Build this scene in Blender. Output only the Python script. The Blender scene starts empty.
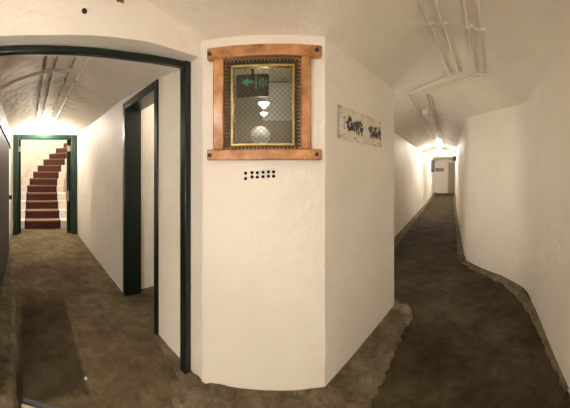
import bpy, math, random
import numpy as np
from mathutils import Vector, Matrix, noise

random.seed(7)
C = bpy.context.scene.collection
PI = math.pi

# ------------------------------------------------------------------ frames
# the camera stands over the origin; +Y is straight ahead, units are metres
EYE = 1.30
LE, LM = (-.841, .541), (.541, .841)          # left passage: along it, across it (towards its right wall)
RU, RN = (.612, .7907), (.7907, -.612)        # right passage: along it, across it (towards its right wall)
def L(t, s): return (t*LE[0]+s*LM[0], t*LE[1]+s*LM[1])
def R(u, n): return (u*RU[0]+n*RN[0], u*RU[1]+n*RN[1])
def L3(t, s, z): return (*L(t, s), z)
def R3(u, n, z): return (*R(u, n), z)
LROT = math.atan2(LE[1], LE[0])               # z rotation whose local +X is along the left passage
RROT = math.atan2(RU[1], RU[0])
SPRING, RISE, HALF = 2.115, .19, .70          # where the vaults spring, how far they rise

# ------------------------------------------------------------------ materials
def mat(name, col, rough=.6, metal=0., spec=.5):
    m = bpy.data.materials.new(name); m.use_nodes = True
    b = m.node_tree.nodes['Principled BSDF']
    b.inputs['Base Color'].default_value = (*col, 1)
    b.inputs['Roughness'].default_value = rough
    b.inputs['Metallic'].default_value = metal
    b.inputs['Specular IOR Level'].default_value = spec
    return m
def N(m, typ, **kw):
    n = m.node_tree.nodes.new(typ)
    for k, v in kw.items():
        if hasattr(n, k): setattr(n, k, v)
        else: n.inputs[k.replace('_', ' ')].default_value = v
    return n
def LK(m, a, b): m.node_tree.links.new(a, b)
def coords(m): return N(m, 'ShaderNodeTexCoord').outputs['Object']
def noise_tex(m, vec, scale, detail=4., rough=.55):
    n = N(m, 'ShaderNodeTexNoise'); n.inputs['Scale'].default_value = scale
    n.inputs['Detail'].default_value = detail; n.inputs['Roughness'].default_value = rough
    LK(m, vec, n.inputs['Vector']); return n.outputs['Fac']
def ramp(m, fac, stops):
    r = N(m, 'ShaderNodeValToRGB')
    e = r.color_ramp.elements
    while len(e) < len(stops): e.new(.5)
    for i, (p, c) in enumerate(stops):
        e[i].position = p; e[i].color = (*c, 1)
    LK(m, fac, r.inputs['Fac']); return r.outputs['Color']
def bump(m, height, strength, dist=.01, prev=None):
    b = N(m, 'ShaderNodeBump'); b.inputs['Strength'].default_value = strength; b.inputs['Distance'].default_value = dist
    LK(m, height, b.inputs['Height'])
    if prev is not None: LK(m, prev, b.inputs['Normal'])
    return b.outputs['Normal']
def bsdf(m): return m.node_tree.nodes['Principled BSDF']
def mixc(m, fac, a, b):
    x = N(m, 'ShaderNodeMix'); x.data_type = 'RGBA'
    if isinstance(fac, float): x.inputs[0].default_value = fac
    else: LK(m, fac, x.inputs[0])
    for i, v in ((6, a), (7, b)):
        if isinstance(v, tuple): x.inputs[i].default_value = (*v, 1)
        else: LK(m, v, x.inputs[i])
    return x.outputs[2]
def math_n(m, op, a, b=None, clamp=False):
    x = N(m, 'ShaderNodeMath'); x.operation = op; x.use_clamp = clamp
    for i, v in ((0, a), (1, b)):
        if v is None: continue
        if isinstance(v, (int, float)): x.inputs[i].default_value = v
        else: LK(m, v, x.inputs[i])
    return x.outputs[0]
def smooth(m, v, lo, hi):
    x = N(m, 'ShaderNodeMapRange'); x.interpolation_type = 'SMOOTHSTEP'
    x.inputs[1].default_value = lo; x.inputs[2].default_value = hi
    LK(m, v, x.inputs[0]); return x.outputs[0]

def plaster(name, a, b, rough=.55, bumpy=.35):
    m = mat(name, a, rough)
    v = coords(m)
    LK(m, ramp(m, noise_tex(m, v, 2.2, 5, .6), [(.35, b), (.62, a)]), bsdf(m).inputs['Base Color'])
    n1 = bump(m, noise_tex(m, v, 9, 3), bumpy, .03)
    n2 = bump(m, noise_tex(m, v, 55, 4), bumpy*.5, .006, n1)
    LK(m, n2, bsdf(m).inputs['Normal'])
    return m
M = {}
M['wall'] = plaster('whitewashed plaster', (.84, .80, .74), (.80, .755, .69))
M['ceiling'] = plaster('whitewashed vault', (.83, .775, .685), (.77, .71, .615), .6, .6)
M['well'] = plaster('stairwell white', (.82, .78, .72), (.78, .73, .66), .5, .1)

def concrete(name, stops, scale, rough, fine=40, patch=False, bs=.5):
    m = mat(name, stops[0][1], rough+.2, spec=.04)
    v = coords(m)
    f = noise_tex(m, v, scale, 12, .72)
    col = ramp(m, f, stops)
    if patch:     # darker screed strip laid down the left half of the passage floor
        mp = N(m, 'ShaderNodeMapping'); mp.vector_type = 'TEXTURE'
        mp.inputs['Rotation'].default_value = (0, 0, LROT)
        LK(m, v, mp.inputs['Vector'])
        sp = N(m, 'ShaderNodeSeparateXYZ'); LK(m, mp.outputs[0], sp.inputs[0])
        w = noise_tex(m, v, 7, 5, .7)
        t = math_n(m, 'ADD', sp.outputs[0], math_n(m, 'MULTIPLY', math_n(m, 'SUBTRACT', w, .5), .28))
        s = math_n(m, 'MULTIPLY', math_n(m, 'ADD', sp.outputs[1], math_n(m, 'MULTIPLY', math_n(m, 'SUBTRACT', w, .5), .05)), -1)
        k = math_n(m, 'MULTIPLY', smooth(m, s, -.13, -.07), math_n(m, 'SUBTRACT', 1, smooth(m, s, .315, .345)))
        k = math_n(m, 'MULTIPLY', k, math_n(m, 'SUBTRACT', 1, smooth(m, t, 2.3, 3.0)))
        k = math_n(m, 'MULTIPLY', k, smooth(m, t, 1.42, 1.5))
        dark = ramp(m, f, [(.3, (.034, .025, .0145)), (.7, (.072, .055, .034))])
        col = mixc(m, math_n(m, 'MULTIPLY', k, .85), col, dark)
    g = ramp(m, noise_tex(m, v, scale*3.4, 12, .78), [(.36, (.42, .40, .37)), (.5, (1., 1., 1.)), (.66, (1.55, 1.5, 1.4))])
    mx = N(m, 'ShaderNodeMix'); mx.data_type = 'RGBA'; mx.blend_type = 'MULTIPLY'; mx.inputs[0].default_value = .6
    LK(m, col, mx.inputs[6]); LK(m, g, mx.inputs[7]); col = mx.outputs[2]
    sp2 = smooth(m, noise_tex(m, v, fine*2.2, 2), .66, .74)
    col = mixc(m, math_n(m, 'MULTIPLY', sp2, .25), col, (.30, .25, .18))
    LK(m, col, bsdf(m).inputs['Base Color'])
    n1 = bump(m, f, bs, .03)
    LK(m, bump(m, noise_tex(m, v, fine, 5, .65), bs*.8, .008, n1), bsdf(m).inputs['Normal'])
    return m
M['floor'] = concrete('dark screed', [(.28, (.025, .0185, .0095)), (.5, (.056, .0435, .025)), (.74, (.108, .086, .052))], 2.3, .62)
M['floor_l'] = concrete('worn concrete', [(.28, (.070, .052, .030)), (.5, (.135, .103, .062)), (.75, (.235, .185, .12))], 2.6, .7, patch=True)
M['kerb'] = concrete('rough cement', [(.25, (.080, .063, .040)), (.5, (.165, .134, .088)), (.78, (.28, .232, .162))], 5, .8, 34, bs=1.)

def paint(name, a, b, rough=.32):
    m = mat(name, a, rough)
    v = coords(m)
    LK(m, ramp(m, noise_tex(m, v, 14, 6, .7), [(.4, a), (.75, b)]), bsdf(m).inputs['Base Color'])
    LK(m, bump(m, noise_tex(m, v, 60, 3), .25, .004), bsdf(m).inputs['Normal'])
    return m
M['green'] = paint('shaded green gloss', (.0025, .0085, .0052), (.006, .019, .012), .3)  # one frame paint; this copy is darkened for the shaded frames
M['green_lit'] = paint('green gloss', (.012, .040, .022), (.022, .066, .038), .32)  # same frame paint, copy lightened for the lamp-lit stair doorway
M['blackpaint'] = paint('black paint', (.010, .010, .009), (.03, .028, .024), .4)
M['steel_door'] = paint('grey door paint', (.017, .0165, .013), (.030, .028, .022), .55)
M['white_metal'] = mat('white enamel', (.78, .74, .66), .35)
M['pipe'] = paint('painted conduit', (.82, .76, .66), (.74, .67, .56), .42)
M['pipe_dark'] = paint('dusty conduit', (.36, .30, .22), (.26, .21, .15), .5)
M['clip'] = mat('clip metal', (.66, .58, .45), .4, .3)
M['tan'] = mat('tan hinge metal', (.50, .40, .26), .45, .3)
M['rust'] = paint('rusty iron', (.16, .075, .035), (.28, .14, .07), .7)
M['hole'] = mat('dark hole lining', (.012, .010, .008), .9)

def wood():
    m = mat('varnished wood', (.45, .2, .08), .25)
    v = coords(m)
    mp = N(m, 'ShaderNodeMapping'); mp.inputs['Scale'].default_value = (3, 14, 3); LK(m, v, mp.inputs['Vector'])
    w = N(m, 'ShaderNodeTexNoise'); w.inputs['Scale'].default_value = 3.5; w.inputs['Detail'].default_value = 7
    w.inputs['Roughness'].default_value = .65; LK(m, mp.outputs[0], w.inputs['Vector'])
    LK(m, ramp(m, w.outputs['Fac'], [(.3, (.26, .098, .034)), (.5, (.47, .205, .080)), (.72, (.66, .36, .165))]), bsdf(m).inputs['Base Color'])
    LK(m, bump(m, w.outputs['Fac'], .15, .004), bsdf(m).inputs['Normal'])
    bsdf(m).inputs['Coat Weight'].default_value = .5; bsdf(m).inputs['Coat Roughness'].default_value = .15
    return m
M['wood'] = wood()
M['brass'] = paint('aged brass', (.42, .31, .10), (.60, .47, .20), .35); bsdf(M['brass']).inputs['Metallic'].default_value = .75
M['bronze'] = paint('dark bronze', (.035, .026, .014), (.085, .06, .03), .45); bsdf(M['bronze']).inputs['Metallic'].default_value = .4
M['wire'] = mat('wire', (.20, .165, .105), .5, .3)
M['edging'] = paint('brown edging', (.20, .105, .03), (.36, .22, .08), .4)
M['glass'] = mat('window glass', (.9, .95, .92), .03)
bsdf(M['glass']).inputs['Transmission Weight'].default_value = 1.; bsdf(M['glass']).inputs['IOR'].default_value = 1.45
M['guard_wall'] = mat('guard room paint', (.42, .37, .28), .7)
M['guard_pale'] = mat('pale board', (.80, .76, .68), .6)
M['sign_black'] = mat('sign black', (.06, .058, .04), .6)
def emit(name, col, k):
    m = mat(name, col, .5)
    bsdf(m).inputs['Emission Color'].default_value = (*col, 1); bsdf(m).inputs['Emission Strength'].default_value = k
    return m
M['sign_green'] = emit('mirrored green lettering', (.06, .42, .20), .09)  # glow for the green marks of a sign reflected in the window
M['bulb'] = emit('lamp globe', (1., .90, .74), 14.)
M['reflect_glow'] = emit('lamp reflection glow', (1., .92, .80), 5.)  # glow for the lamp reflections in the window
M['patch_glow'] = emit('window patch glow', (1., .93, .82), .04)  # glow for the bright patch low in the window
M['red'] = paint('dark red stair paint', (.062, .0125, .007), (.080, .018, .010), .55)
M['redtread'] = paint('pale red tread paint', (.26, .13, .09), (.34, .19, .14), .5)  # treads and nosings paler than the risers
M['stairblack'] = paint('black border paint', (.014, .011, .010), (.03, .022, .02), .5)
M['stone'] = mat('white chip', (.75, .72, .66), .7)
M['grey_door'] = paint('grey brown door', (.30, .255, .195), (.36, .31, .24), .45)

def plaque_mat():
    m = mat('worn stencilled board', (.6, .53, .42), .55)
    v = coords(m)                                  # local: x along the board, z up, centre at 0
    sp = N(m, 'ShaderNodeSeparateXYZ'); LK(m, v, sp.inputs[0])
    x, z = sp.outputs[0], sp.outputs[2]
    n1 = noise_tex(m, v, 30, 6, .7)
    n2 = noise_tex(m, v, 16, 3, .5)
    band = math_n(m, 'SUBTRACT', 1, smooth(m, math_n(m, 'ABSOLUTE', math_n(m, 'ADD', z, .004)), .02, .075))
    gap = smooth(m, math_n(m, 'ABSOLUTE', math_n(m, 'SUBTRACT', x, .055)), .02, .075)
    left = smooth(m, x, -.29, -.2)
    k = math_n(m, 'MULTIPLY', math_n(m, 'MULTIPLY', band, gap), left)
    ink = math_n(m, 'ADD', math_n(m, 'MULTIPLY', k, .20), math_n(m, 'MULTIPLY', n1, .95))
    ink = smooth(m, ink, .585, .64)
    spots = smooth(m, n2, .64, .67)
    edge = smooth(m, math_n(m, 'ADD', math_n(m, 'ABSOLUTE', x), math_n(m, 'MULTIPLY', n1, .012)), .311, .318)
    paper = ramp(m, n2, [(.3, (.62, .54, .42)), (.65, (.82, .76, .66))])
    col = mixc(m, ink, paper, (.030, .027, .022))
    col = mixc(m, spots, col, (.035, .03, .024))
    col = mixc(m, math_n(m, 'MULTIPLY', edge, .5), col, (.12, .1, .07))
    LK(m, col, bsdf(m).inputs['Base Color'])
    return m
M['plaque'] = plaque_mat()

# ------------------------------------------------------------------ mesh helpers
class MB:
    def __init__(s): s.v, s.f = [], []
    def add(s, vs, fs):
        b = len(s.v); s.v += [tuple(p) for p in vs]; s.f += [tuple(b+i for i in f) for f in fs]; return s
    def box(s, c, d, rot=0., mat4=None):
        x, y, z = d[0]/2, d[1]/2, d[2]/2
        p = [(-x,-y,-z),(x,-y,-z),(x,y,-z),(-x,y,-z),(-x,-y,z),(x,-y,z),(x,y,z),(-x,y,z)]
        cr, sr = math.cos(rot), math.sin(rot)
        if mat4 is not None: q = [tuple(mat4 @ Vector(a)) for a in p]
        else: q = [(c[0]+a*cr-b*sr, c[1]+a*sr+b*cr, c[2]+h) for a, b, h in p]
        return s.add(q, [(0,3,2,1),(4,5,6,7),(0,1,5,4),(1,2,6,5),(2,3,7,6),(3,0,4,7)])
    def prism(s, poly, z0, z1):
        area = sum(poly[i][0]*poly[(i+1) % len(poly)][1]-poly[(i+1) % len(poly)][0]*poly[i][1] for i in range(len(poly)))
        if area < 0: poly = poly[::-1]
        n = len(poly)
        vs = [(x, y, z0) for x, y in poly]+[(x, y, z1) for x, y in poly]
        fs = [tuple(range(n-1, -1, -1)), tuple(range(n, 2*n))]
        fs += [(i, (i+1) % n, n+(i+1) % n, n+i) for i in range(n)]
        return s.add(vs, fs)
    def tube(s, pts, r, seg=10, cap=True):
        pts = [Vector(p) for p in pts]; n = len(pts); rings = []
        up = None
        for i, p in enumerate(pts):
            d = (pts[min(i+1, n-1)]-pts[max(i-1, 0)]).normalized()
            if up is None:
                up = Vector((0, 0, 1)) if abs(d.z) < .9 else Vector((1, 0, 0))
            a = d.cross(up).normalized(); b = a.cross(d).normalized(); up = b
            rr = r[i] if isinstance(r, (list, tuple)) else r
            rings.append([p+a*math.cos(2*PI*k/seg)*rr+b*math.sin(2*PI*k/seg)*rr for k in range(seg)])
        vs = [q for ring in rings for q in ring]
        fs = [(i*seg+k, i*seg+(k+1) % seg, (i+1)*seg+(k+1) % seg, (i+1)*seg+k) for i in range(n-1) for k in range(seg)]
        if cap: fs += [tuple(range(seg-1, -1, -1)), tuple((n-1)*seg+k for k in range(seg))]
        return s.add(vs, fs)
    def lathe(s, prof, c=(0, 0, 0), seg=20):
        m = len(prof)
        vs = [(c[0]+r*math.cos(2*PI*k/seg), c[1]+r*math.sin(2*PI*k/seg), c[2]+z) for r, z in prof for k in range(seg)]
        fs = [(i*seg+k, i*seg+(k+1) % seg, (i+1)*seg+(k+1) % seg, (i+1)*seg+k) for i in range(m-1) for k in range(seg)]
        return s.add(vs, fs)
    def build(s, name, material, parent=None, bev=0., sharp=35, loc=None, rot=None):
        me = bpy.data.meshes.new(name); me.from_pydata(s.v, [], s.f); me.validate(); me.update()
        import bmesh
        bm = bmesh.new(); bm.from_mesh(me); bmesh.ops.recalc_face_normals(bm, faces=bm.faces[:]); bm.to_mesh(me); bm.free()
        me.materials.append(material)
        me.shade_smooth(); me.set_sharp_from_angle(angle=math.radians(sharp))
        o = bpy.data.objects.new(name, me); C.objects.link(o)
        if loc is not None: o.location = loc
        if rot is not None: o.rotation_euler = rot
        if parent is not None: o.parent = parent
        if bev > 0:
            b = o.modifiers.new('edge', 'BEVEL'); b.width = bev; b.segments = 2; b.limit_method = 'ANGLE'; b.angle_limit = math.radians(40)
        return o
def tag(o, label, cat, group=None, kind=None):
    o['label'] = label; o['category'] = cat
    if group: o['group'] = group
    if kind: o['kind'] = kind
    return o
def empty(name, loc, rz, label, cat, group=None, kind=None):
    o = bpy.data.objects.new(name, None); C.objects.link(o); o.empty_display_size = .1
    o.location = loc; o.rotation_euler = (0, 0, rz)
    return tag(o, label, cat, group, kind)

def arc(p0, corner, p1, n=8):        # rounded corner (quadratic)
    out = []
    for i in range(n+1):
        k = i/n
        out.append(tuple((1-k)**2*a+2*k*(1-k)*b+k*k*c for a, b, c in zip(p0, corner, p1)))
    return out
def wall(name, pts, thick, side, label, z0=-.05, z1=2.5, material=None):
    """a standing wall along the plan polyline pts; side +1 thickens to the left of the walking direction, -1 to the right"""
    n = len(pts); off = []
    for i in range(n):
        nx = ny = 0
        for a, b in ((i-1, i), (i, i+1)):
            if a < 0 or b >= n: continue
            dx, dy = pts[b][0]-pts[a][0], pts[b][1]-pts[a][1]; q = math.hypot(dx, dy)
            nx += -dy/q; ny += dx/q
        q = math.hypot(nx, ny); off.append((pts[i][0]+side*thick*nx/q, pts[i][1]+side*thick*ny/q))
    vs = []
    for p, o in zip(pts, off): vs += [(*p, z0), (*p, z1), (*o, z1), (*o, z0)]
    fs = []
    for i in range(n-1):
        a, b = 4*i, 4*i+4
        for k in range(4): fs.append((a+k, b+k, b+(k+1) % 4, a+(k+1) % 4))
    fs += [(0, 1, 2, 3), (4*n-4, 4*n-1, 4*n-2, 4*n-3)]
    o = MB().add(vs, fs).build(name, material or M['wall'], sharp=40)
    return tag(o, label, 'wall', kind='structure')
def slab(name, poly, z0, z1, label, cat, material):
    return tag(MB().prism(poly, z0, z1).build(name, material), label, cat, kind='structure')

# ------------------------------------------------------------------ plan
P_CORNER = (-.512, 1.463)                                     # left corner of the pier
F0, F1 = (-.455, 1.4645), (.237, 1.484)                       # front face of the pier
PQ = (1.024, 2.222)                                           # far end of the face with the plaque
FROT = math.atan2(F1[1]-F0[1], F1[0]-F0[0])
T_LUN, T_LUN2 = 1.26, 1.53                                    # the cross wall over the big doorway
L_RIGHT = .968
def l_left(t): return -.31-.035*(t-1.43) if t < 4 else -.40-.05*(t-4)
pier_left = [L(1.80, L_RIGHT), L(1.5, L_RIGHT), L(1.24, L_RIGHT)]+arc(L(1.225, L_RIGHT), P_CORNER, F0, 8)
step = [R(10.2, .19), R(6, .185), R(4.1, .195)]+arc(R(3.9, .195), R(3.72, .20), (2.432, 2.70), 5)+\
       [(2.395, 2.40)]+[(2.39, 2.0)]+arc((2.385, 1.86), (2.36, 1.67), (2.19, 1.50), 10)+[(2.005, 1.318)]+[(1.567, .874), (1.348, .644), (.66, -.07), (-.03, -.80), (-.9, -1.7), (-1.5, -2.32)]
corr_left = [PQ, R(2.75, -1.116), R(6, -1.11), R(10.2, -1.09)]
BACK = [L(1.26, -3.3), (-1.5, -2.32)]

# ------------------------------------------------------------------ floor
fl_poly = [L(1.62, 2.2), L(2.62, 2.2), L(2.62, 1.2), L(6.2, 1.2), L(6.2, -.7), L(1.0, -.7), L(1.0, -3.5), L(0, -3.5), L(-.05, -1.2), (-.3, .72), (.454, 1.368), (.62, 1.50), (.3, 1.6), (-.3, 1.8)]
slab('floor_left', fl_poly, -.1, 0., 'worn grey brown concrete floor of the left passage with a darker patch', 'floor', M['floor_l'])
fr_poly = [(.3, 1.6), (.62, 1.50), (.454, 1.368), (-.3, .72), L(-.05, -1.2), L(0, -3.5), (-1.3, -2.6), (1.9, .7), (2.8, 1.3), R(3.6, .6), R(18.2, .6), R(18.2, -1.5), R(2.3, -1.5)]
slab('floor_right', fr_poly, -.1, 0., 'dark brown screed floor running down the right passage', 'floor', M['floor'])

# ------------------------------------------------------------------ walls
# pier: left return, front (with window opening and vent holes), face with the plaque
wall('wall_pier_left', pier_left, .10, 1, 'rounded white left corner of the central pier beside the big doorway', z1=2.3)

WX0, WX1, WZ0, WZ1 = .105, .555, 1.44, 1.985                   # window opening along the front face from F0, and its heights
flen = math.hypot(F1[0]-F0[0], F1[1]-F0[1])
vent_px = [(.2235, 0), (.2620, 0), (.2925, 0), (.3262, 0), (.3585, 0), (.3885, 0)]
holes = []
for k, (vx, _) in enumerate(vent_px):
    dz = (-.004, 0, -.001, .002, .004, .004)[k]
    for r in (0, 1): holes.append((vx, 1.3085+dz-r*(.0315 if k == 0 else .026), .0088))
fw = MB(); TH = .12
def fpt(x, y, z): return (F0[0]+x*math.cos(FROT)-y*math.sin(FROT), F0[1]+x*math.sin(FROT)+y*math.cos(FROT), z)
xs = sorted({-.0, flen, WX0, WX1, *[h[0]-h[2] for h in holes], *[h[0]+h[2] for h in holes]})
zs = sorted({-.05, 2.3, WZ0, WZ1, *[h[1]-h[2] for h in holes], *[h[1]+h[2] for h in holes]})
def is_hole(x, z):
    if WX0 < x < WX1 and WZ0 < z < WZ1: return True
    return any(abs(x-h[0]) < h[2] and abs(z-h[1]) < h[2] for h in holes)
cell = {}
for i in range(len(xs)-1):
    for j in range(len(zs)-1): cell[i, j] = not is_hole((xs[i]+xs[i+1])/2, (zs[j]+zs[j+1])/2)
for (i, j), solid in cell.items():
    if not solid: continue
    a, b, c, d = xs[i], xs[i+1], zs[j], zs[j+1]
    fw.add([fpt(a, 0, c), fpt(b, 0, c), fpt(b, 0, d), fpt(a, 0, d)], [(0, 1, 2, 3)])
    fw.add([fpt(a, TH, c), fpt(b, TH, c), fpt(b, TH, d), fpt(a, TH, d)], [(3, 2, 1, 0)])
    for (di, dj, p, q) in ((-1, 0, (a, c), (a, d)), (1, 0, (b, c), (b, d)), (0, -1, (a, c), (b, c)), (0, 1, (a, d), (b, d))):
        if not cell.get((i+di, j+dj), False):
            fw.add([fpt(p[0], 0, p[1]), fpt(q[0], 0, q[1]), fpt(q[0], TH, q[1]), fpt(p[0], TH, p[1])], [(0, 1, 2, 3)])
import bmesh
front = fw.build('wall_front', M['wall'])
bm = bmesh.new(); bm.from_mesh(front.data); bmesh.ops.remove_doubles(bm, verts=bm.verts[:], dist=1e-5); bmesh.ops.recalc_face_normals(bm, faces=bm.faces[:]); bm.to_mesh(front.data); bm.free()
for p_ in front.data.polygons: p_.use_smooth = False
tag(front, 'white front face of the central pier holding the wood framed window and vent holes', 'wall', kind='structure')
for vx, vz, r in holes:                                        # dark drilled holes: round lined sockets
    b = MB(); seg = 12
    ring0 = [fpt(vx+r*math.cos(2*PI*k/seg), -.0008, vz+r*math.sin(2*PI*k/seg)) for k in range(seg)]
    ring1 = [fpt(vx+r*.95*math.cos(2*PI*k/seg), .09, vz+r*.95*math.sin(2*PI*k/seg)) for k in range(seg)]
    sq = [fpt(vx+1.45*r*math.cos(2*PI*k/seg), .0008, vz+1.45*r*math.sin(2*PI*k/seg)) for k in range(seg)]
    b.add(ring0+ring1, [(k, (k+1) % seg, seg+(k+1) % seg, seg+k) for k in range(seg)]+[tuple(range(seg, 2*seg))])
    b.build('vent_hole', M['hole'], front)
wall('wall_plaque_side', [F1, PQ], .10, 1, 'white right face of the central pier carrying the worn sign', z1=2.3)
wall('wall_corridor_left', corr_left, .10, 1, 'white left wall of the long right passage behind the pier')
wall('wall_right', step, .15, 1, 'white curved wall on the right stepping in to the long passage')
wall('wall_back', BACK, .15, -1, 'white end wall of the tunnel behind the viewer', z1=2.6)
# cross wall with the big doorway to the left passage
lun = MB()
lun.prism([L(1.33, -.26), L(1.33, -3.3), L(1.56, -3.3), L(1.56, -.26)], -.05, 2.55)
lun.prism([L(T_LUN-.012, L_RIGHT+.08), L(1.255, .60), L(1.325, .08), L(1.33, -.26), L(1.56, -.26), L(1.56, .2), L(T_LUN2, L_RIGHT+.08)], 2.03, 2.55)
tag(lun.build('wall_lunette', M['wall']), 'white arched wall above the big dark green doorway', 'wall', kind='structure')
# left passage
lw = [L(T_LUN2-.06, l_left(T_LUN2)), L(2.6, l_left(2.6)), L(4, l_left(4)), L(5.42, l_left(5.42))]
wall('wall_left', lw, .15, 1, 'white left wall of the left passage behind the steel door')
wall('wall_passage_right', [L(5.42, L_RIGHT), L(2.59, L_RIGHT)], .10, 1, 'white right wall of the left passage between side door and stairs')
# over the side doorway and the lobby behind it
slab('wall_over_door', [L(2.62, L_RIGHT), L(1.78, L_RIGHT), L(1.78, L_RIGHT+.10), L(2.62, L_RIGHT+.10)], 2.0, 2.5, 'white strip of wall above the side doorway', 'wall', M['wall'])
wall('wall_lobby', [L(2.60, L_RIGHT+.10), L(2.60, 2.1), L(1.66, 2.1), L(1.70, L_RIGHT+.08)], .08, 1, 'white walls of the small lobby inside the side doorway', z1=2.4)
slab('ceiling_lobby', [L(2.66, L_RIGHT+.05), L(2.66, 2.2), L(1.66, 2.2), L(1.66, L_RIGHT+.05)], 2.25, 2.32, 'plain white ceiling of the side lobby', 'ceiling', M['ceiling'])
# end of the left passage: wall around the stair doorway
T_ST = 5.40
ew = MB()
ew.prism([L(T_ST, -.36), L(T_ST, -.62), L(T_ST+.15, -.62), L(T_ST+.15, -.36)], -.05, 2.55)
ew.prism([L(T_ST, .92), L(T_ST, 1.1), L(T_ST+.15, 1.1), L(T_ST+.15, .92)], -.05, 2.55)
ew.prism([L(T_ST, .92), L(T_ST, -.36), L(T_ST+.15, -.36), L(T_ST+.15, .92)], 2.10, 2.55)
tag(ew.build('wall_end', M['wall']), 'white end wall above and around the stair doorway', 'wall', kind='structure')
# stairwell
sw = [L(T_ST+.12, -.36), L(7.2, -.37)]+[L(7.2+3.2*math.sin(a), 2.83-3.2*math.cos(a)) for a in [k*PI/2/14 for k in range(1, 15)]]
wall('wall_stairwell', sw, .12, 1, 'white curved outer wall of the stairwell', z1=5.0, material=M['well'])
wall('wall_stairwell_right', [L(T_ST+.12, .93), L(6.5, .95), L(6.75, 1.1), L(6.9, 1.45), L(6.95, 2.6)], .12, -1, 'white inner wall at the right of the red stairs', z1=5.0, material=M['well'])
wall('wall_stairwell_far', [L(10.5, 2.6), L(6.8, 2.6)], .12, 1, 'white far wall of the stairwell round the bend', z1=5.0, material=M['well'])
slab('ceiling_stairwell', [L(T_ST+.1, -.6), L(10.7, -.6), L(10.7, 3.0), L(T_ST+.1, 2.8)], 4.9, 5.0, 'plain white ceiling of the stairwell', 'ceiling', M['well'])
slab('floor_stairwell', [L(6.1, -.6), L(10.7, -.6), L(10.7, 3.0), L(6.1, 2.8)], -.12, -.01, 'concrete floor under the red stairs', 'floor', M['floor_l'])
# far end of the right passage
U_B = 9.9
bh = MB()
bh.prism([R(U_B, -1.25), R(U_B, .34), R(U_B+.25, .34), R(U_B+.25, -1.25)], 1.97, 2.6)
tag(bh.build('wall_bulkhead', M['wall']), 'white arched header across the far part of the right passage', 'wall', kind='structure')
wall('wall_far_left', [R(10.2, -1.09), R(17.2, -1.16)], .12, 1, 'white left wall beyond the header in the right passage')
wall('wall_far_right', [R(17.2, .26), R(10.2, .22)], .12, 1, 'white right wall beyond the header in the right passage')
wall('wall_far_end', [R(17.1, -1.3), R(17.1, .4)], .15, 1, 'white end wall of the right passage with a dark sign')

# ------------------------------------------------------------------ vaulted ceilings
segs = []
def addsegs(pts):
    for a, b in zip(pts[:-1], pts[1:]): segs.append((a, b))
addsegs(pier_left+[F1]); addsegs([F1]+corr_left); addsegs(step)
A = np.array([s[0] for s in segs]); B = np.array([s[1] for s in segs])
poly = [L(T_LUN, -3.3), L(T_LUN, L_RIGHT)]+pier_left[2:]+[F1]+corr_left+step+[]
poly = np.array(poly)
def seg_dist(p):
    d = np.full(len(p), 9.)
    for a, b in zip(A, B):
        ab = b-a; k = np.clip(((p-a)@ab)/(ab@ab), 0, 1)
        q = a+k[:, None]*ab
        d = np.minimum(d, np.hypot(*(p-q).T))
    return d
def inside(p):
    r = np.zeros(len(p), bool); n = len(poly); j = n-1
    for i in range(n):
        xi, yi = poly[i]; xj, yj = poly[j]
        c = ((yi > p[:, 1]) != (yj > p[:, 1])) & (p[:, 0] < (xj-xi)*(p[:, 1]-yi)/(yj-yi+1e-12)+xi)
        r ^= c; j = i
    return r
def vault(d):
    dd = np.clip(d, None, HALF)
    return np.where(d > 0, RISE*(1-(1-dd/HALF)**2), 2*RISE/HALF*d)
du = .035
us = np.arange(-4.2, 4.7001, du); ns = np.arange(-3.2, 2.2, du)
U, V = np.meshgrid(us, ns, indexing='ij')
pts = np.stack([U.ravel()*RU[0]+V.ravel()*RN[0], U.ravel()*RU[1]+V.ravel()*RN[1]], 1)
ins = inside(pts); dist = seg_dist(pts); sd = np.where(ins, dist, -dist)
tl = pts@np.array(LE)                                           # beyond the cross wall the vault ends in its thickness
sl = pts@np.array(LM)
near_lun = (tl > T_LUN) & (tl < T_LUN+.16) & (sl < L_RIGHT+.03)
sd = np.where(near_lun, dist, sd)
zz = SPRING+vault(sd)
keep = ((sd > -.085) | near_lun) & ~((tl > T_LUN+.17) & (sl < L_RIGHT))
idx = -np.ones(len(pts), int); cm = MB()
nu, nv = U.shape
K = keep.reshape(nu, nv)
ids = {}
def vid(i, j):
    k = i*nv+j
    if k not in ids:
        ids[k] = len(cm.v); cm.v.append((pts[k, 0], pts[k, 1], float(zz[k])))
    return ids[k]
for i in range(nu-1):
    for j in range(nv-1):
        if K[i, j] and K[i+1, j] and K[i, j+1] and K[i+1, j+1]:
            cm.f.append((vid(i, j), vid(i, j+1), vid(i+1, j+1), vid(i+1, j)))
tag(cm.build('ceiling', M['ceiling'], sharp=60), 'whitewashed groined vault over the junction in front of the pier', 'ceiling', kind='structure')
def barrel(name, fr, t0, t1, left, right, spring, label, nt=60, nc=26):
    b = MB()
    for i in range(nt+1):
        t = t0+(t1-t0)*i/nt; a, c = left(t), right(t)
        for j in range(nc+1):
            s = a-.05+(c-a+.1)*j/nc
            d = min(s-a, c-s)
            b.v.append((*fr(t, s), spring(t)+float(vault(np.array([d]))[0])))
    for i in range(nt):
        for j in range(nc):
            k = i*(nc+1)+j; b.f.append((k, k+1, k+nc+2, k+nc+1))
    return tag(b.build(name, M['ceiling'], sharp=60), label, 'ceiling', kind='structure')
u_end = us[-1]
barrel('ceiling_corridor', R, u_end-.002, 17.2, lambda t: -1.11 if t < 10.2 else -1.13, lambda t: .188 if t < 10.2 else .235, lambda t: SPRING, 'whitewashed barrel vault of the long right passage')
def l_spring(t): return 2.035+.085*min(1, max(0, (t-1.45)/1.2))+.02*max(0, min(1, (t-3)/2))
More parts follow.
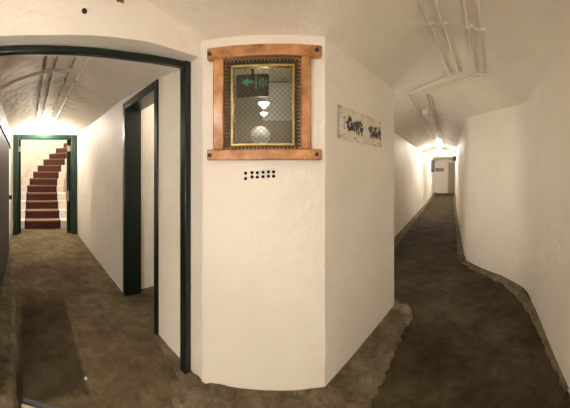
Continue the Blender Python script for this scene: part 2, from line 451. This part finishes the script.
barrel('ceiling_left', L, T_LUN2-.04, T_ST+.05, l_left, lambda t: L_RIGHT, l_spring, 'whitewashed barrel vault of the left passage')

# ------------------------------------------------------------------ kerbs (rough cement fillets along the walls)
def resample(pts, n):
    q = [0]
    for a, b in zip(pts[:-1], pts[1:]): q.append(q[-1]+math.dist(a, b))
    out = []
    for i in range(n+1):
        d = q[-1]*i/n
        for k in range(len(pts)-1):
            if d <= q[k+1]+1e-9:
                f = (d-q[k])/max(1e-9, q[k+1]-q[k]); out.append(tuple(a+(b-a)*f for a, b in zip(pts[k], pts[k+1]))); break
    return out
def kerb(name, inner, outer, h, label, n=80, rough=.012, hout=None, m=7):
    a, b = resample(inner, n), resample(outer, n)
    hout = h*.6 if hout is None else hout
    k = MB()
    for i in range(n+1):
        for j in range(m+2):
            f = min(j/m, 1)
            x, y = a[i][0]+(b[i][0]-a[i][0])*f, a[i][1]+(b[i][1]-a[i][1])*f
            z = h+(hout-h)*f
            if j == m: z = hout*.75
            if j == m+1: z = -.02
            w = noise.noise(Vector((x*9, y*9, 3.1)))+.6*noise.noise(Vector((x*23, y*23, 8.)))
            if 0 < j <= m: z += w*rough*.7
            if j >= m-1:
                g = noise.noise(Vector((x*7, y*7, 1.7)))*1.6+noise.noise(Vector((x*19, y*19, 5)))
                ln = math.dist(a[i], b[i]) or 1
                x += (b[i][0]-a[i][0])/ln*g*rough; y += (b[i][1]-a[i][1])/ln*g*rough
            k.v.append((x, y, max(z, .004) if j <= m else z))
    w = m+2
    for i in range(n):
        for j in range(w-1): k.f.append((i*w+j, i*w+j+1, (i+1)*w+j+1, (i+1)*w+j))
    return tag(k.build(name, M['kerb'], sharp=70), label, 'kerb', kind='structure')
kerb('trim_1', [(-.56, 1.50), (-.44, 1.47), F1, PQ, (.99, 2.30)], [(-.62, 1.28), (-.3, 1.16), (.40, 1.25), (.60, 1.475), (.87, 1.78), (1.06, 1.97), (1.16, 2.13), (1.10, 2.32)], .035, 'rough cement skirting spread around the foot of the central pier', 200, .030, .020, 14)
kerb('trim_2', [L(1.25, -.33), L(4.0, -.42)], [L(1.25, -.075), L(1.5, -.10), L(2.45, -.165), L(3.78, -.30), L(4.0, -.36)], .07, 'low cement kerb along the left wall under the steel door', 70, .008, .06)
kerb('trim_3', [R(2.7, -1.14), R(17, -1.16)], [R(2.7, -.975), R(17, -1.0)], .055, 'cement kerb along the left wall of the right passage', 120, .01, .045)
kerb('trim_4', [R(17, .25), R(4.0, .21), R(3.72, .21)], [R(17, .13), R(4.0, .10), R(3.66, .12)], .055, 'cement kerb along the right wall of the long passage', 120, .01, .045)
kerb('trim_5', [(2.45, 2.85), (2.40, 2.4), (2.395, 2.1), (2.31, 1.72), (2.01, 1.322), (1.57, .878), (1.35, .646)], [(2.36, 2.82), (2.31, 2.4), (2.27, 1.98), (2.16, 1.70), (1.955, 1.375), (1.548, .892), (1.33, .66)], .03, 'broken cement kerb under the curved wall on the right', 90, .014, .022)
kerb('trim_6', [L(1.79, .975), L(1.2, .975)], [L(1.79, .925), L(1.2, .87)], .018, 'thin mortar line at the foot of the big doorway right side', 40, .012, .012)

# ------------------------------------------------------------------ door frames
def lframe(name, label): return empty(name, (0, 0, 0), 0, label, 'door frame', kind='structure')
d1 = lframe('door_1', 'big dark green frame of the doorway spanning the left passage')
def lbox(t0, t1, s0, s1, z0, z1):
    return MB().prism([L(t0, s0), L(t1, s0), L(t1, s1), L(t0, s1)], z0, z1)
lbox(1.330, 1.393, .918, L_RIGHT-.002, .0, 2.0295).build('jamb', M['green'], d1, .006)
lbox(1.40, 1.463, -.259, -.195, .0, 2.0295).build('jamb', M['green'], d1, .006)
MB().prism([L(1.330, .918), L(1.385, .55), L(1.412, .15), L(1.416, -.195), L(1.458, -.195), L(1.454, .15), L(1.427, .55), L(1.374, .918)], 1.985, 2.0235).build('header', M['green'], d1, .006)
d2 = lframe('door_2', 'narrow dark green frame of the side doorway in the passage right wall')
sf = L_RIGHT-.015
lbox(2.50, 2.56, sf, 1.15, 0, 2.06).build('jamb', M['green'], d2, .008)
lbox(1.775, 1.835, sf, 1.10, 0, 2.06).build('jamb', M['green'], d2, .008)
lbox(1.835, 2.50, sf, 1.15, 1.99, 2.06).build('header', M['green'], d2, .008)
d3 = lframe('door_3', 'green frame around the doorway to the red stairs')
lbox(T_ST-.03, T_ST+.11, -.415, -.30, 0, 2.14).build('jamb', M['green_lit'], d3, .01)
lbox(T_ST-.03, T_ST+.11, .835, .962, 0, 2.14).build('jamb', M['green_lit'], d3, .01)
lbox(T_ST-.03, T_ST+.11, -.30, .835, 2.045, 2.14).build('header', M['green_lit'], d3, .01)
lbox(T_ST+.11, T_ST+.16, -.31, -.255, 0, 2.05).build('door_stop', M['green'], d3, .004)
lbox(T_ST+.11, T_ST+.16, .755, .845, 0, 2.05).build('door_stop', M['green'], d3, .004)
for (s, z, hh) in ((-.285, 1.84, .11), (.80, 1.86, .12), (.765, .82, .22)):
    lbox(T_ST+.075, T_ST+.108, s-.035, s+.035, z-hh/2, z+hh/2).build('hinge_plate', M['tan'], d3, .003)
# steel sliding door on the left wall
d4 = lframe('door_4', 'tall dark grey steel door lying flat along the left passage wall'); d4['category'] = 'door'
def lw_box(t0, t1, g0, g1, z0, z1):
    return MB().prism([L(t0, l_left(t0)+g0), L(t1, l_left(t1)+g0), L(t1, l_left(t1)+g1), L(t0, l_left(t0)+g1)], z0, z1)
lw_box(1.60, 3.98, .006, .030, .075, 1.755).build('door_panel', M['steel_door'], d4, .004)
lw_box(1.60, 4.02, .002, .045, 1.757, 1.81).build('top_rail', M['blackpaint'], d4, .004)
lw_box(3.99, 4.07, .002, .05, 1.70, 1.80).build('rail_bracket', M['tan'], d4, .004)
hb = lw_box(3.93, 4.06, .031, .075, .90, .965); hb.build('handle', M['blackpaint'], d4, .008)
# metal threshold strip on the floor behind the doorway
tb = MB().prism([L(1.440, -.050), L(1.355, .22), L(1.330, .211), L(1.415, -.058)], .004, .03)
th = tb.build('threshold_strip', M['blackpaint'], None, .003)
tag(th, 'short black metal threshold strip on the floor at lower left', 'threshold')
MB().prism([L(1.413, -.058), L(1.328, .211), L(1.310, .203), L(1.395, -.064)], .004, .018).build('pale_edge', M['clip'], th, .003)

# ------------------------------------------------------------------ stairs
st = empty('staircase', L3(6.0, .24, 0), LROT, 'dark red stairs with white painted sides winding up to the right', 'stairs')
path = [(5.98, .24, 0), (6.27, .243, 0), (6.56, .248, 0), (6.80, .25, 2), (7.06, .262, 8), (7.27, .31, 17), (7.44, .39, 26), (7.56, .50, 34), (7.67, .65, 41), (7.86, .82, 46), (8.02, 1.02, 52), (8.18, 1.26, 58), (8.28, 1.5, 64)]
rise = .195
inv = Matrix.Translation(Vector(L3(6.0, .24, 0))) @ Matrix.Rotation(LROT, 4, 'Z')
inv = inv.inverted()
def lpoly(t, s, ang, a0, a1, b0, b1):
    """plan rectangle in the stair frame at (t,s) heading ang degrees to the right: a along heading, b across to the right"""
    an = math.radians(ang); e = (math.cos(an), math.sin(an)); m_ = (-math.sin(an), math.cos(an))
    out = []
    for a, b in ((a0, b0), (a1, b0), (a1, b1), (a0, b1)):
        w = L(t+a*e[0]+b*m_[0], s+a*e[1]+b*m_[1]); q = inv @ Vector((*w, 0)); out.append((q.x, q.y))
    return out
for i, (t, s, ang) in enumerate(path):
    z0, z1 = i*rise, (i+1)*rise
    deep = .62
    wl, wr = (-.59, .66) if i < 4 else (-.60-.02*(i-4), .60)
    sp_ = MB().prism(lpoly(t, s, ang, 0, deep, wl, wr), max(0, z0-.06) if i else 0, z1).build('step', M['well'], st, .006)
    hw = .392-.003*i
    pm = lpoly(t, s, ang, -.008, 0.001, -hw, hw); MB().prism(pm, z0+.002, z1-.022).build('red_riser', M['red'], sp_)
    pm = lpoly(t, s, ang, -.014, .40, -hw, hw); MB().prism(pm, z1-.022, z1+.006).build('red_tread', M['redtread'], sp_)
    for sd_ in (-1, 1):
        b0, b1 = (hw, hw+.034) if sd_ > 0 else (-hw-.034, -hw)
        pm = lpoly(t, s, ang, -.010, .40, b0, b1); MB().prism(pm, z0+.002, z1+.004).build('black_border', M['stairblack'], sp_)

# ------------------------------------------------------------------ window on the pier
wz = 1.72
win = empty('window_1', (F0[0], F0[1], 0), FROT, 'wood framed window with brass grille in the front of the pier', 'window', kind='structure')
# local X along the wall from F0, -Y towards the viewer
X = lambda v: v+.455
def fb(x0, x1, y0, y1, z0, z1): return MB().box(((x0+x1)/2, (y0+y1)/2, (z0+z1)/2), (x1-x0, y1-y0, z1-z0))
fb(X(-.455), X(.211), -.048, -.004, 1.975, 2.041).build('top_rail', M['wood'], win, .008)
fb(X(-.455), X(.211), -.048, -.004, 1.380, 1.443).build('bottom_rail', M['wood'], win, .008)
fb(X(-.419), X(-.354), -.044, -.002, 1.443, 1.975).build('stile', M['wood'], win, .008)
fb(X(.0915), X(.148), -.044, -.002, 1.443, 1.975).build('stile', M['wood'], win, .008)
for bx, bz in ((-.438, 2.004), (.180, 2.010), (-.436, 1.410), (.180, 1.412)):
    MB().tube([(X(bx), -.047, bz), (X(bx), -.056, bz), (X(bx), -.058, bz)], [.013, .012, .006], 14).build('bolt_head', M['bronze'], win)
# dark reveal lining, ornamental bronze edging, brass glazing bead
def ring(x0, x1, z0, z1, w, y0, y1):
    b = MB()
    b.box(((x0+x1)/2, (y0+y1)/2, z1-w/2), (x1-x0, y1-y0, w)); b.box(((x0+x1)/2, (y0+y1)/2, z0+w/2), (x1-x0, y1-y0, w))
    b.box((x0+w/2, (y0+y1)/2, (z0+z1)/2), (w, y1-y0, z1-z0-2*w)); b.box((x1-w/2, (y0+y1)/2, (z0+z1)/2), (w, y1-y0, z1-z0-2*w))
    return b
ring(X(-.354), X(.0915), 1.443, 1.975, .036, -.004, .030).build('dark_lining', M['bronze'], win)
ring(X(-.318), X(.056), 1.466, 1.942, .014, -.010, .026).build('brass_bead', M['brass'], win, .003)
tri = MB(); stp = .0215                                        # saw tooth brass edging around the lining
def teeth(p, q, nrm):
    n = int(math.dist(p, q)/stp)
    for i in range(n):
        a = [p[k]+(q[k]-p[k])*(i+.15)/n for k in (0, 1)]; b = [p[k]+(q[k]-p[k])*(i+.85)/n for k in (0, 1)]
        c = [(a[k]+b[k])/2+nrm[k]*.021 for k in (0, 1)]
        tri.add([(a[0], -.016, a[1]), (b[0], -.016, b[1]), (c[0], -.012, c[1]), (a[0], -.006, a[1]), (b[0], -.006, b[1]), (c[0], -.006, c[1])],
                [(0, 1, 2), (3, 5, 4), (0, 3, 4, 1), (1, 4, 5, 2), (2, 5, 3, 0)])
x0, x1, z0, z1 = X(-.354), X(.0915), 1.443, 1.975
teeth((x0, z0), (x0, z1), (1, 0)); teeth((x1, z0), (x1, z1), (-1, 0)); teeth((x0, z1), (x1, z1), (0, -1)); teeth((x0, z0), (x1, z0), (0, 1))
tri.build('edging', M['edging'], win)
gx0, gx1, gz0, gz1 = X(-.304), X(.042), 1.480, 1.928
wm = MB(); pitch = .0235                                        # diamond wire grille
def clipline(c, sgn):
    pts_ = []
    # line x*sgn + z = c  within the rectangle
    for x in (gx0, gx1):
        z = c-sgn*x
        if gz0-1e-9 <= z <= gz1+1e-9: pts_.append((x, z))
    for z in (gz0, gz1):
        x = (c-z)*sgn
        if gx0-1e-9 <= x <= gx1+1e-9: pts_.append((x, z))
    if len(pts_) >= 2:
        a, b = min(pts_), max(pts_)
        if math.dist(a, b) > .01: return a, b
for sgn in (1, -1):
    c = -2.
    while c < 4:
        r_ = clipline(c, sgn)
        if r_: wm.tube([(r_[0][0], .004+.001*sgn, r_[0][1]), (r_[1][0], .004+.001*sgn, r_[1][1])], .0013, 5, False)
        c += pitch*math.sqrt(2)*.95
wm.build('wire_grille', M['wire'], win)
fb(gx0-.004, gx1+.004, .016, .020, gz0-.004, gz1+.004).build('glass_pane', M['glass'], win)
# recess behind the glass, holds shapes built for its reflections
gr = MB()
fx0, fx1, fy0, fy1, fz0, fz1 = X(-.40), X(.16), .121, .72, 1.15, 2.1
gr.add([(fx0, fy0, fz0), (fx1, fy0, fz0), (fx1, fy1, fz0), (fx0, fy1, fz0), (fx0, fy0, fz1), (fx1, fy0, fz1), (fx1, fy1, fz1), (fx0, fy1, fz1)],
       [(0, 1, 2, 3), (4, 7, 6, 5), (1, 5, 6, 2), (2, 6, 7, 3), (3, 7, 4, 0)])
gr.build('recess', M['guard_wall'], win)
def floc(x, y, z): return (F0[0]+x*math.cos(FROT)-y*math.sin(FROT), F0[1]+x*math.sin(FROT)+y*math.cos(FROT), z)
sgn_ = empty('mirrored_sign', floc(X(-.225), .36, 2.02), FROT, 'small black sign with green marks, built for a sign reflected in the window glass', 'sign')  # stands in for a lit sign mirrored in the glass
MB().box((0, 0, -.065), (.18, .03, .135)).build('sign_box', M['sign_black'], sgn_, .004)
sgn_.scale = (1.3, 1, 1.2)
MB().box((0, 0, .06), (.012, .012, .115)).build('hanger', M['sign_black'], sgn_)
ar = MB()
ar.add([(-.062, -.018, -.045), (-.025, -.018, -.018), (-.025, -.018, -.072), (-.062, -.016, -.045), (-.025, -.016, -.018), (-.025, -.016, -.072)], [(0, 2, 1), (3, 4, 5), (0, 1, 4, 3), (1, 2, 5, 4), (2, 0, 3, 5)])
ar.box((-.010, -.017, -.045), (.03, .002, .014))
ar.build('green_arrow', M['sign_green'], sgn_)
gl = MB()
for k, (xx, hh) in enumerate(((.020, .075), (.042, .05), (.058, .062), (.075, .04))): gl.box((xx, -.017, -.05), (.007, .002, hh))
gl.box((.05, -.017, -.032), (.025, .002, .007))
gl.build('green_letters', M['sign_green'], sgn_)
# glowing shapes built for the bright reflections in the glass
lg = empty('window_glow', floc(X(-.185), .62, 1.615), FROT, 'glowing globe built for the bright patch low in the window glass', 'lamp')
MB().lathe([(0, -.085), (.045, -.074), (.075, -.035), (.084, .005), (.07, .045), (.03, .072), (0, .078)], (0, -.03, 0), 22).build('globe', M['patch_glow'], lg)
MB().tube([(0, .02, 0), (0, .098, 0)], .022, 12).build('base', M['bronze'], lg)
for kk, (vx, vz, sc, lab) in enumerate(((-.147, 1.823, 1., 'larger white glowing cone, a lamp reflection built under the green sign'), (-.147, 1.752, .62, 'smaller white glowing cone, a lamp reflection built below the larger one'))):
    lp = empty('lamp_reflection', floc(X(vx), .42, vz), FROT, lab, 'lamp', 'pointed lamp reflections built behind the glass')
    MB().lathe([(0, -.034*sc), (.012*sc, -.022*sc), (.040*sc, .004*sc), (.040*sc, .010*sc), (.0, .010*sc)], (0, 0, 0), 16).build('reflection_cone', M['reflect_glow'], lp)
    MB().tube([(0, 0, .012*sc), (0, 0, .03*sc)], .008*sc, 8).build('cap', M['bronze'], lp)
bd = fb(X(-.175), X(.12), .708, .718, 1.76, 2.09).build('pale_reflection_board', M['guard_pale'], None, .003, loc=(F0[0], F0[1], 0), rot=(0, 0, FROT))  # pale board in place of a bright reflection in the glass
tag(bd, 'pale blank board built for the bright reflection at the upper right of the window', 'board')

# ------------------------------------------------------------------ plaque, nail, plugs
ux = (PQ[0]-F1[0], PQ[1]-F1[1]); ul = math.hypot(*ux); ux = (ux[0]/ul, ux[1]/ul); un = (ux[1], -ux[0])
PROT = math.atan2(ux[1], ux[0])
pc = ((.328+.791)/2+un[0]*.006, (1.569+2.005)/2+un[1]*.006)
# put the board exactly on the wall face
kk = (pc[0]-F1[0])*un[0]+(pc[1]-F1[1])*un[1]; pc = (pc[0]-un[0]*(kk-.006), pc[1]-un[1]*(kk-.006))
pl = empty('worn_sign', (pc[0], pc[1], 1.636), PROT, 'worn cream sign with blackened illegible lettering on the pier right face', 'sign')
MB().box((0, 0, 0), (.636, .008, .216)).build('sign_board', M['plaque'], pl, .002)
for sx in (-1, 1):
    for sz in (-1, 1): MB().tube([(sx*.300, -.004, sz*.094), (sx*.300, -.007, sz*.094)], .006, 10).build('screw', M['bronze'], pl)
na = MB().tube([(0, 0, 0), (0, -.02, -.002), (0, -.024, -.002)], [.009, .010, .005], 10).build('wall_plug', M['white_metal'], None, loc=(F1[0]+ux[0]*.325, F1[1]+ux[1]*.325, 1.79), rot=(0, 0, PROT))
tag(na, 'small white plug sticking out of the wall above the worn sign', 'wall plug')
T_LUNM = 1.318
hp = MB().tube([(0, 0, 0), (-.006, 0, 0), (-.009, 0, 0)], [.0145, .0135, .008], 14).build('bolt_head', M['hole'], None, loc=L3(1.298, .270, 2.154), rot=(0, 0, LROT))
tag(hp, 'round black bolt head on the white wall above the big doorway', 'bolt')
hk = empty('wall_hook', L3(1.273, .460, 2.232), LROT, 'small rusty hook at the top of the arched white wall', 'hook')
MB().tube([(0, 0, 0), (-.035, 0, 0), (-.05, 0, .012), (-.05, 0, .03)], .007, 8).build('hook_arm', M['rust'], hk)
MB().box((-.003, 0, 0), (.006, .04, .03)).build('mounting_plate', M['rust'], hk, .002)
ch = MB().lathe([(0, 0), (.009, .001), (.011, .006), (.006, .012), (0, .013)], (0, 0, 0), 7).build('stone_chip', M['stone'], None, loc=(*L(1.565, .335), .0), sharp=20)
tag(ch, 'tiny white stone chip on the concrete floor', 'stone')

# ------------------------------------------------------------------ conduits
def fillet(pts, r=.05, n=5):
    pts = [Vector(p) for p in pts]; out = [pts[0]]
    for a, b, c in zip(pts[:-2], pts[1:-1], pts[2:]):
        d0, d1 = (a-b), (c-b); r_ = min(r, d0.length*.45, d1.length*.45)
        p0, p1 = b+d0.normalized()*r_, b+d1.normalized()*r_
        for i in range(n+1):
            k = i/n; out.append((1-k)**2*p0+2*k*(1-k)*b+k*k*p1)
    out.append(pts[-1]); return out
APEX = SPRING+RISE
lab_r = ['conduit nearest the pier, first of four on the vault toward the right passage', 'second conduit from the pier on the vault toward the right passage',
         'third conduit from the pier on the vault toward the right passage', 'conduit furthest from the pier, last of four toward the right passage']
near0 = [(.749, 1.244), (.817, 1.200), (.945, 1.106), (1.003, 1.050)]
elbow = [(1.515, 1.985), (1.575, 1.93), (1.735, 1.845), (1.79, 1.79)]
jog_n = [-.525, -.485, -.315, -.262]; jog_u = [2.985, 3.01, 3.07, 3.10]
def ceil_z(x, y):
    d = seg_dist(np.array([[x, y]]))[0]
    return SPRING+float(vault(np.array([d]))[0])
for i in range(4):
    r = .0125
    e = elbow[i]; s0 = near0[i]
    dv = (s0[0]-e[0], s0[1]-e[1])
    start = (e[0]+dv[0]*2.6, e[1]+dv[1]*2.6)
    j = R(jog_u[i], jog_n[i]); far = R(9.85, jog_n[i]+.005)
    zc = APEX-.004-r
    raw = [(*start, 0)]+[(*s0, 0), (*e, 0), (*j, 0), (*far, 0)]
    def zfix(p, lift=0.): return (p[0], p[1], min(APEX, ceil_z(p[0], p[1]))-r-.009)
    dense = fillet([(*start, 0), (*e, 0), (*j, 0), (*far, 0)], .045, 6)
    full = []
    for a, b in zip(dense[:-1], dense[1:]):
        nn = max(1, int((b-a).length/.12))
        for q in range(nn): full.append(a+(b-a)*(q/nn))
    full.append(dense[-1])
    full = [zfix(p) for p in full]
    for _ in range(3): full = [full[0]]+[(p[0], p[1], (o[2]+p[2]+q[2])/3) for o, p, q in zip(full[:-2], full[1:-1], full[2:])]+[full[-1]]
    o = MB().tube(full, r, 10).build('conduit_pipe', M['pipe'], None, sharp=50)
    tag(o, lab_r[i], 'pipe', 'conduits on the vault toward the right passage')
    for (k_, c0, c1) in ((.17+.02*i, s0, e), (.94, s0, e), (-.9, s0, e)):
        c = (c0[0]+(c1[0]-c0[0])*k_, c0[1]+(c1[1]-c0[1])*k_)
        dx, dy = c1[0]-c0[0], c1[1]-c0[1]; q = math.hypot(dx, dy); dx /= q; dy /= q
        z = min(APEX, ceil_z(*c))-r-.009
        cb = MB().tube([(c[0]-dx*.012, c[1]-dy*.012, z), (c[0]+dx*.012, c[1]+dy*.012, z)], r+.0045, 12)
        for ear in (-1, 1):
            cb.box((c[0]-dy*ear*(r+.013), c[1]+dx*ear*(r+.013), z-.002), (.020, .022, .014), math.atan2(dy, dx))
        cb.build('pipe_clip', M['white_metal'], o)
    for uu in (4.2, 6.0, 7.8):
        c = R(uu, jog_n[i]); z = ceil_z(*c)-r-.009
        MB().tube([(*R(uu-.012, jog_n[i]), z), (*R(uu+.012, jog_n[i]), z)], r+.004, 10).build('pipe_clip', M['clip'], o)
lab_l = ['conduit on the left passage vault, first of four from the steel door side', 'second conduit on the left passage vault from the steel door side',
         'third conduit on the left passage vault from the steel door side', 'conduit on the left passage vault nearest the side doorway']
ls = [.105, .195, .345, .455]
def lceil(t, s): 
    d = min(s-l_left(t), L_RIGHT-s); return l_spring(t)+float(vault(np.array([d]))[0])
for i, s in enumerate(ls):
    r = .0095
    pts_ = []
    for k in range(30):
        t = 1.60+(5.0-1.60)*k/29; ss = s-.012*(t-2.2); pts_.append((*L(t, ss), lceil(t, ss)-r-.008))
    o = MB().tube(pts_, r, 10).build('conduit_pipe', M['pipe_dark'] if i < 3 else M['pipe'], None, sharp=50)
    tag(o, lab_l[i], 'pipe', 'conduits on the left passage vault')
    for t in (1.85, 2.62, 3.15, 3.85, 4.5):
        ss = s-.012*(t-2.2)
        MB().tube([L3(t-.013, ss, lceil(t, ss)-r-.008), L3(t+.013, ss, lceil(t, ss)-r-.008)], r+.0045, 10).build('pipe_clip', M['pipe_dark'], o)
pts_ = []
for k in range(36):
    t = 2.27-.02*k/35; s = l_left(t)+.03+(.34-l_left(t))*k/35; pts_.append((*L(t, s), lceil(t, s)-.046))
o = MB().tube(pts_, .016, 10).build('cross_conduit', M['pipe'], None, sharp=50)
tag(o, 'thick conduit bent across the left passage vault beneath the other pipes', 'pipe')
# junction box under the right passage conduits
jb = empty('junction_box', R3(3.98, -.40, APEX-.012), RROT, 'small white junction box between the conduits over the right passage', 'junction box')
MB().box((0, 0, -.035), (.26, .10, .07)).build('box_body', M['white_metal'], jb, .006)
MB().box((0, 0, -.073), (.23, .085, .008)).build('box_lid', M['white_metal'], jb, .003)

# ------------------------------------------------------------------ lamps
def ceiling_lamp(loc, label, power, size=.05, glow='bulb', col=(1., .93, .82)):
    e = empty('ceiling_lamp', loc, 0, label, 'lamp', 'globe lamps on the vaults')
    MB().lathe([(0, 0), (.055, 0), (.06, -.012), (.05, -.03), (.022, -.036), (.022, -.055), (0, -.055)], (0, 0, 0), 20).build('base', M['white_metal'], e)
    MB().lathe([(.020, -.050), (.036, -.062), (.046, -.085), (.042, -.112), (.026, -.130), (0, -.136)], (0, 0, 0), 20).build('globe', M[glow], e)
    li = bpy.data.lights.new('lamp_light', 'POINT'); li.energy = power; li.color = col; li.shadow_soft_size = size
    lo = bpy.data.objects.new('lamp_light', li); C.objects.link(lo); lo.location = (0, 0, -.09); lo.parent = e
    return e
ceiling_lamp(L3(5.2, .22, lceil(5.2, .22)+.004), 'glowing globe lamp above the green stair doorway', 75)
ceiling_lamp(R3(8.6, -.44, APEX+.002), 'glowing globe lamp on the vault halfway down the right passage', 75)
ceiling_lamp(R3(13.2, -.46, APEX+.002), 'glowing globe lamp beyond the header in the right passage', 160)
ceiling_lamp((-1.05, -1.05, APEX+.002), 'globe lamp on the vault behind the viewer', 22)
hang = ceiling_lamp((-.50, -.92, 1.12), 'unseen fill lamp added on a cord behind the viewer', 98)  # added fill, hung low out of view to brighten the vault
MB().tube([(0, 0, -.005), (0, 0, 1.17)], .006, 8).build('cord', M['blackpaint'], hang)
ceiling_lamp(L3(7.9, .7, 4.9), 'unseen lamp added at the top of the stairwell to brighten it', 300)  # added out of sight to whiten the stairwell wall
hang = ceiling_lamp((.95, 2.62, 1.40), 'unseen fill lamp added in the recess behind the pier', 15)  # added fill for the junction, hidden by the pier
MB().tube([(0, 0, -.005), (0, 0, .86)], .006, 8).build('cord', M['blackpaint'], hang)
hang = ceiling_lamp(L3(6.1, .75, 3.3), 'unseen fill lamp added on a cord high in the stairwell', 80)  # second added stairwell lamp, hidden above the door header
MB().tube([(0, 0, -.005), (0, 0, 1.59)], .006, 8).build('cord', M['blackpaint'], hang)
ceiling_lamp(L3(2.1, 1.75, 2.25), 'unseen lamp added on the ceiling of the side lobby', 6)  # added out of view to light the lobby

# ------------------------------------------------------------------ far end of the right passage
d5 = empty('door_5', R3(17.09, 0, 0), RROT, 'grey brown door at the far end of the right passage', 'door', kind='structure')
MB().box((-.03, -.0, 1.04), (.06, .40, 2.08)).build('door_leaf', M['grey_door'], d5, .005)
MB().box((-.03, .225, 1.06), (.07, .05, 2.12)).build('jamb', M['tan'], d5, .005)
MB().tube([(-.06, .14, 1.0), (-.10, .14, 1.0)], .018, 10).build('door_knob', M['bronze'], d5)
fs = empty('dark_sign', R3(17.085, -.80, 1.585), RROT, 'small dark sign on the white end wall of the right passage', 'sign')
MB().box((0, 0, 0), (.02, .56, .22)).build('sign_board', M['bronze'], fs, .004)
MB().box((-.012, 0, .0), (.004, .46, .05)).build('faint_line', M['tan'], fs)
fbx = empty('fuse_box', R3(14.4, -1.115, 1.40), RROT, 'tall dark fuse box on the left wall far down the right passage', 'box')
MB().box((0, -.06, .35), (.9, .12, .68)).build('box_body', M['steel_door'], fbx, .01)
MB().box((-.46, -.075, .08), (.03, .13, .16)).build('box_handle', M['blackpaint'], fbx, .01)
el = empty('emergency_light', R3(9.88, .12, 1.90), RROT, 'dark box fixed at the right end of the far header', 'box')
MB().box((-.04, -.0, 0), (.08, .17, .17)).build('box_body', M['blackpaint'], el, .01)
MB().box((-.083, 0, -.02), (.008, .12, .07)).build('lens', M['steel_door'], el, .003)

# ------------------------------------------------------------------ world, camera, view
w = bpy.data.worlds.new('dark'); bpy.context.scene.world = w; w.use_nodes = True
w.node_tree.nodes['Background'].inputs['Color'].default_value = (.0, .0, .0, 1)
cd = bpy.data.cameras.new('camera'); cam = bpy.data.objects.new('camera', cd); C.objects.link(cam)
cam.location = (0, 0, EYE); cam.rotation_euler = (PI/2, 0, 0)
FPX = 252.7                                                    # pixels per radian of the stitched cylindrical panorama
cd.type = 'PANO'; cd.panorama_type = 'CENTRAL_CYLINDRICAL'
cd.central_cylindrical_range_u_min = -285/FPX; cd.central_cylindrical_range_u_max = 285/FPX
cd.central_cylindrical_range_v_min = (174-408)/FPX; cd.central_cylindrical_range_v_max = 174/FPX
cd.central_cylindrical_radius = 1.
cd.clip_start = .01
sc = bpy.context.scene; sc.camera = cam
sc.view_settings.view_transform = 'Standard'; sc.view_settings.look = 'None'; sc.view_settings.gamma = 1
sc.view_settings.exposure = 2.18
sc.view_settings.use_curve_mapping = False
sc.cycles.use_denoising = True
sc.cycles.max_bounces = 14; sc.cycles.diffuse_bounces = 10; sc.cycles.transmission_bounces = 8
sc.cycles.caustics_refractive = False; sc.cycles.caustics_reflective = False
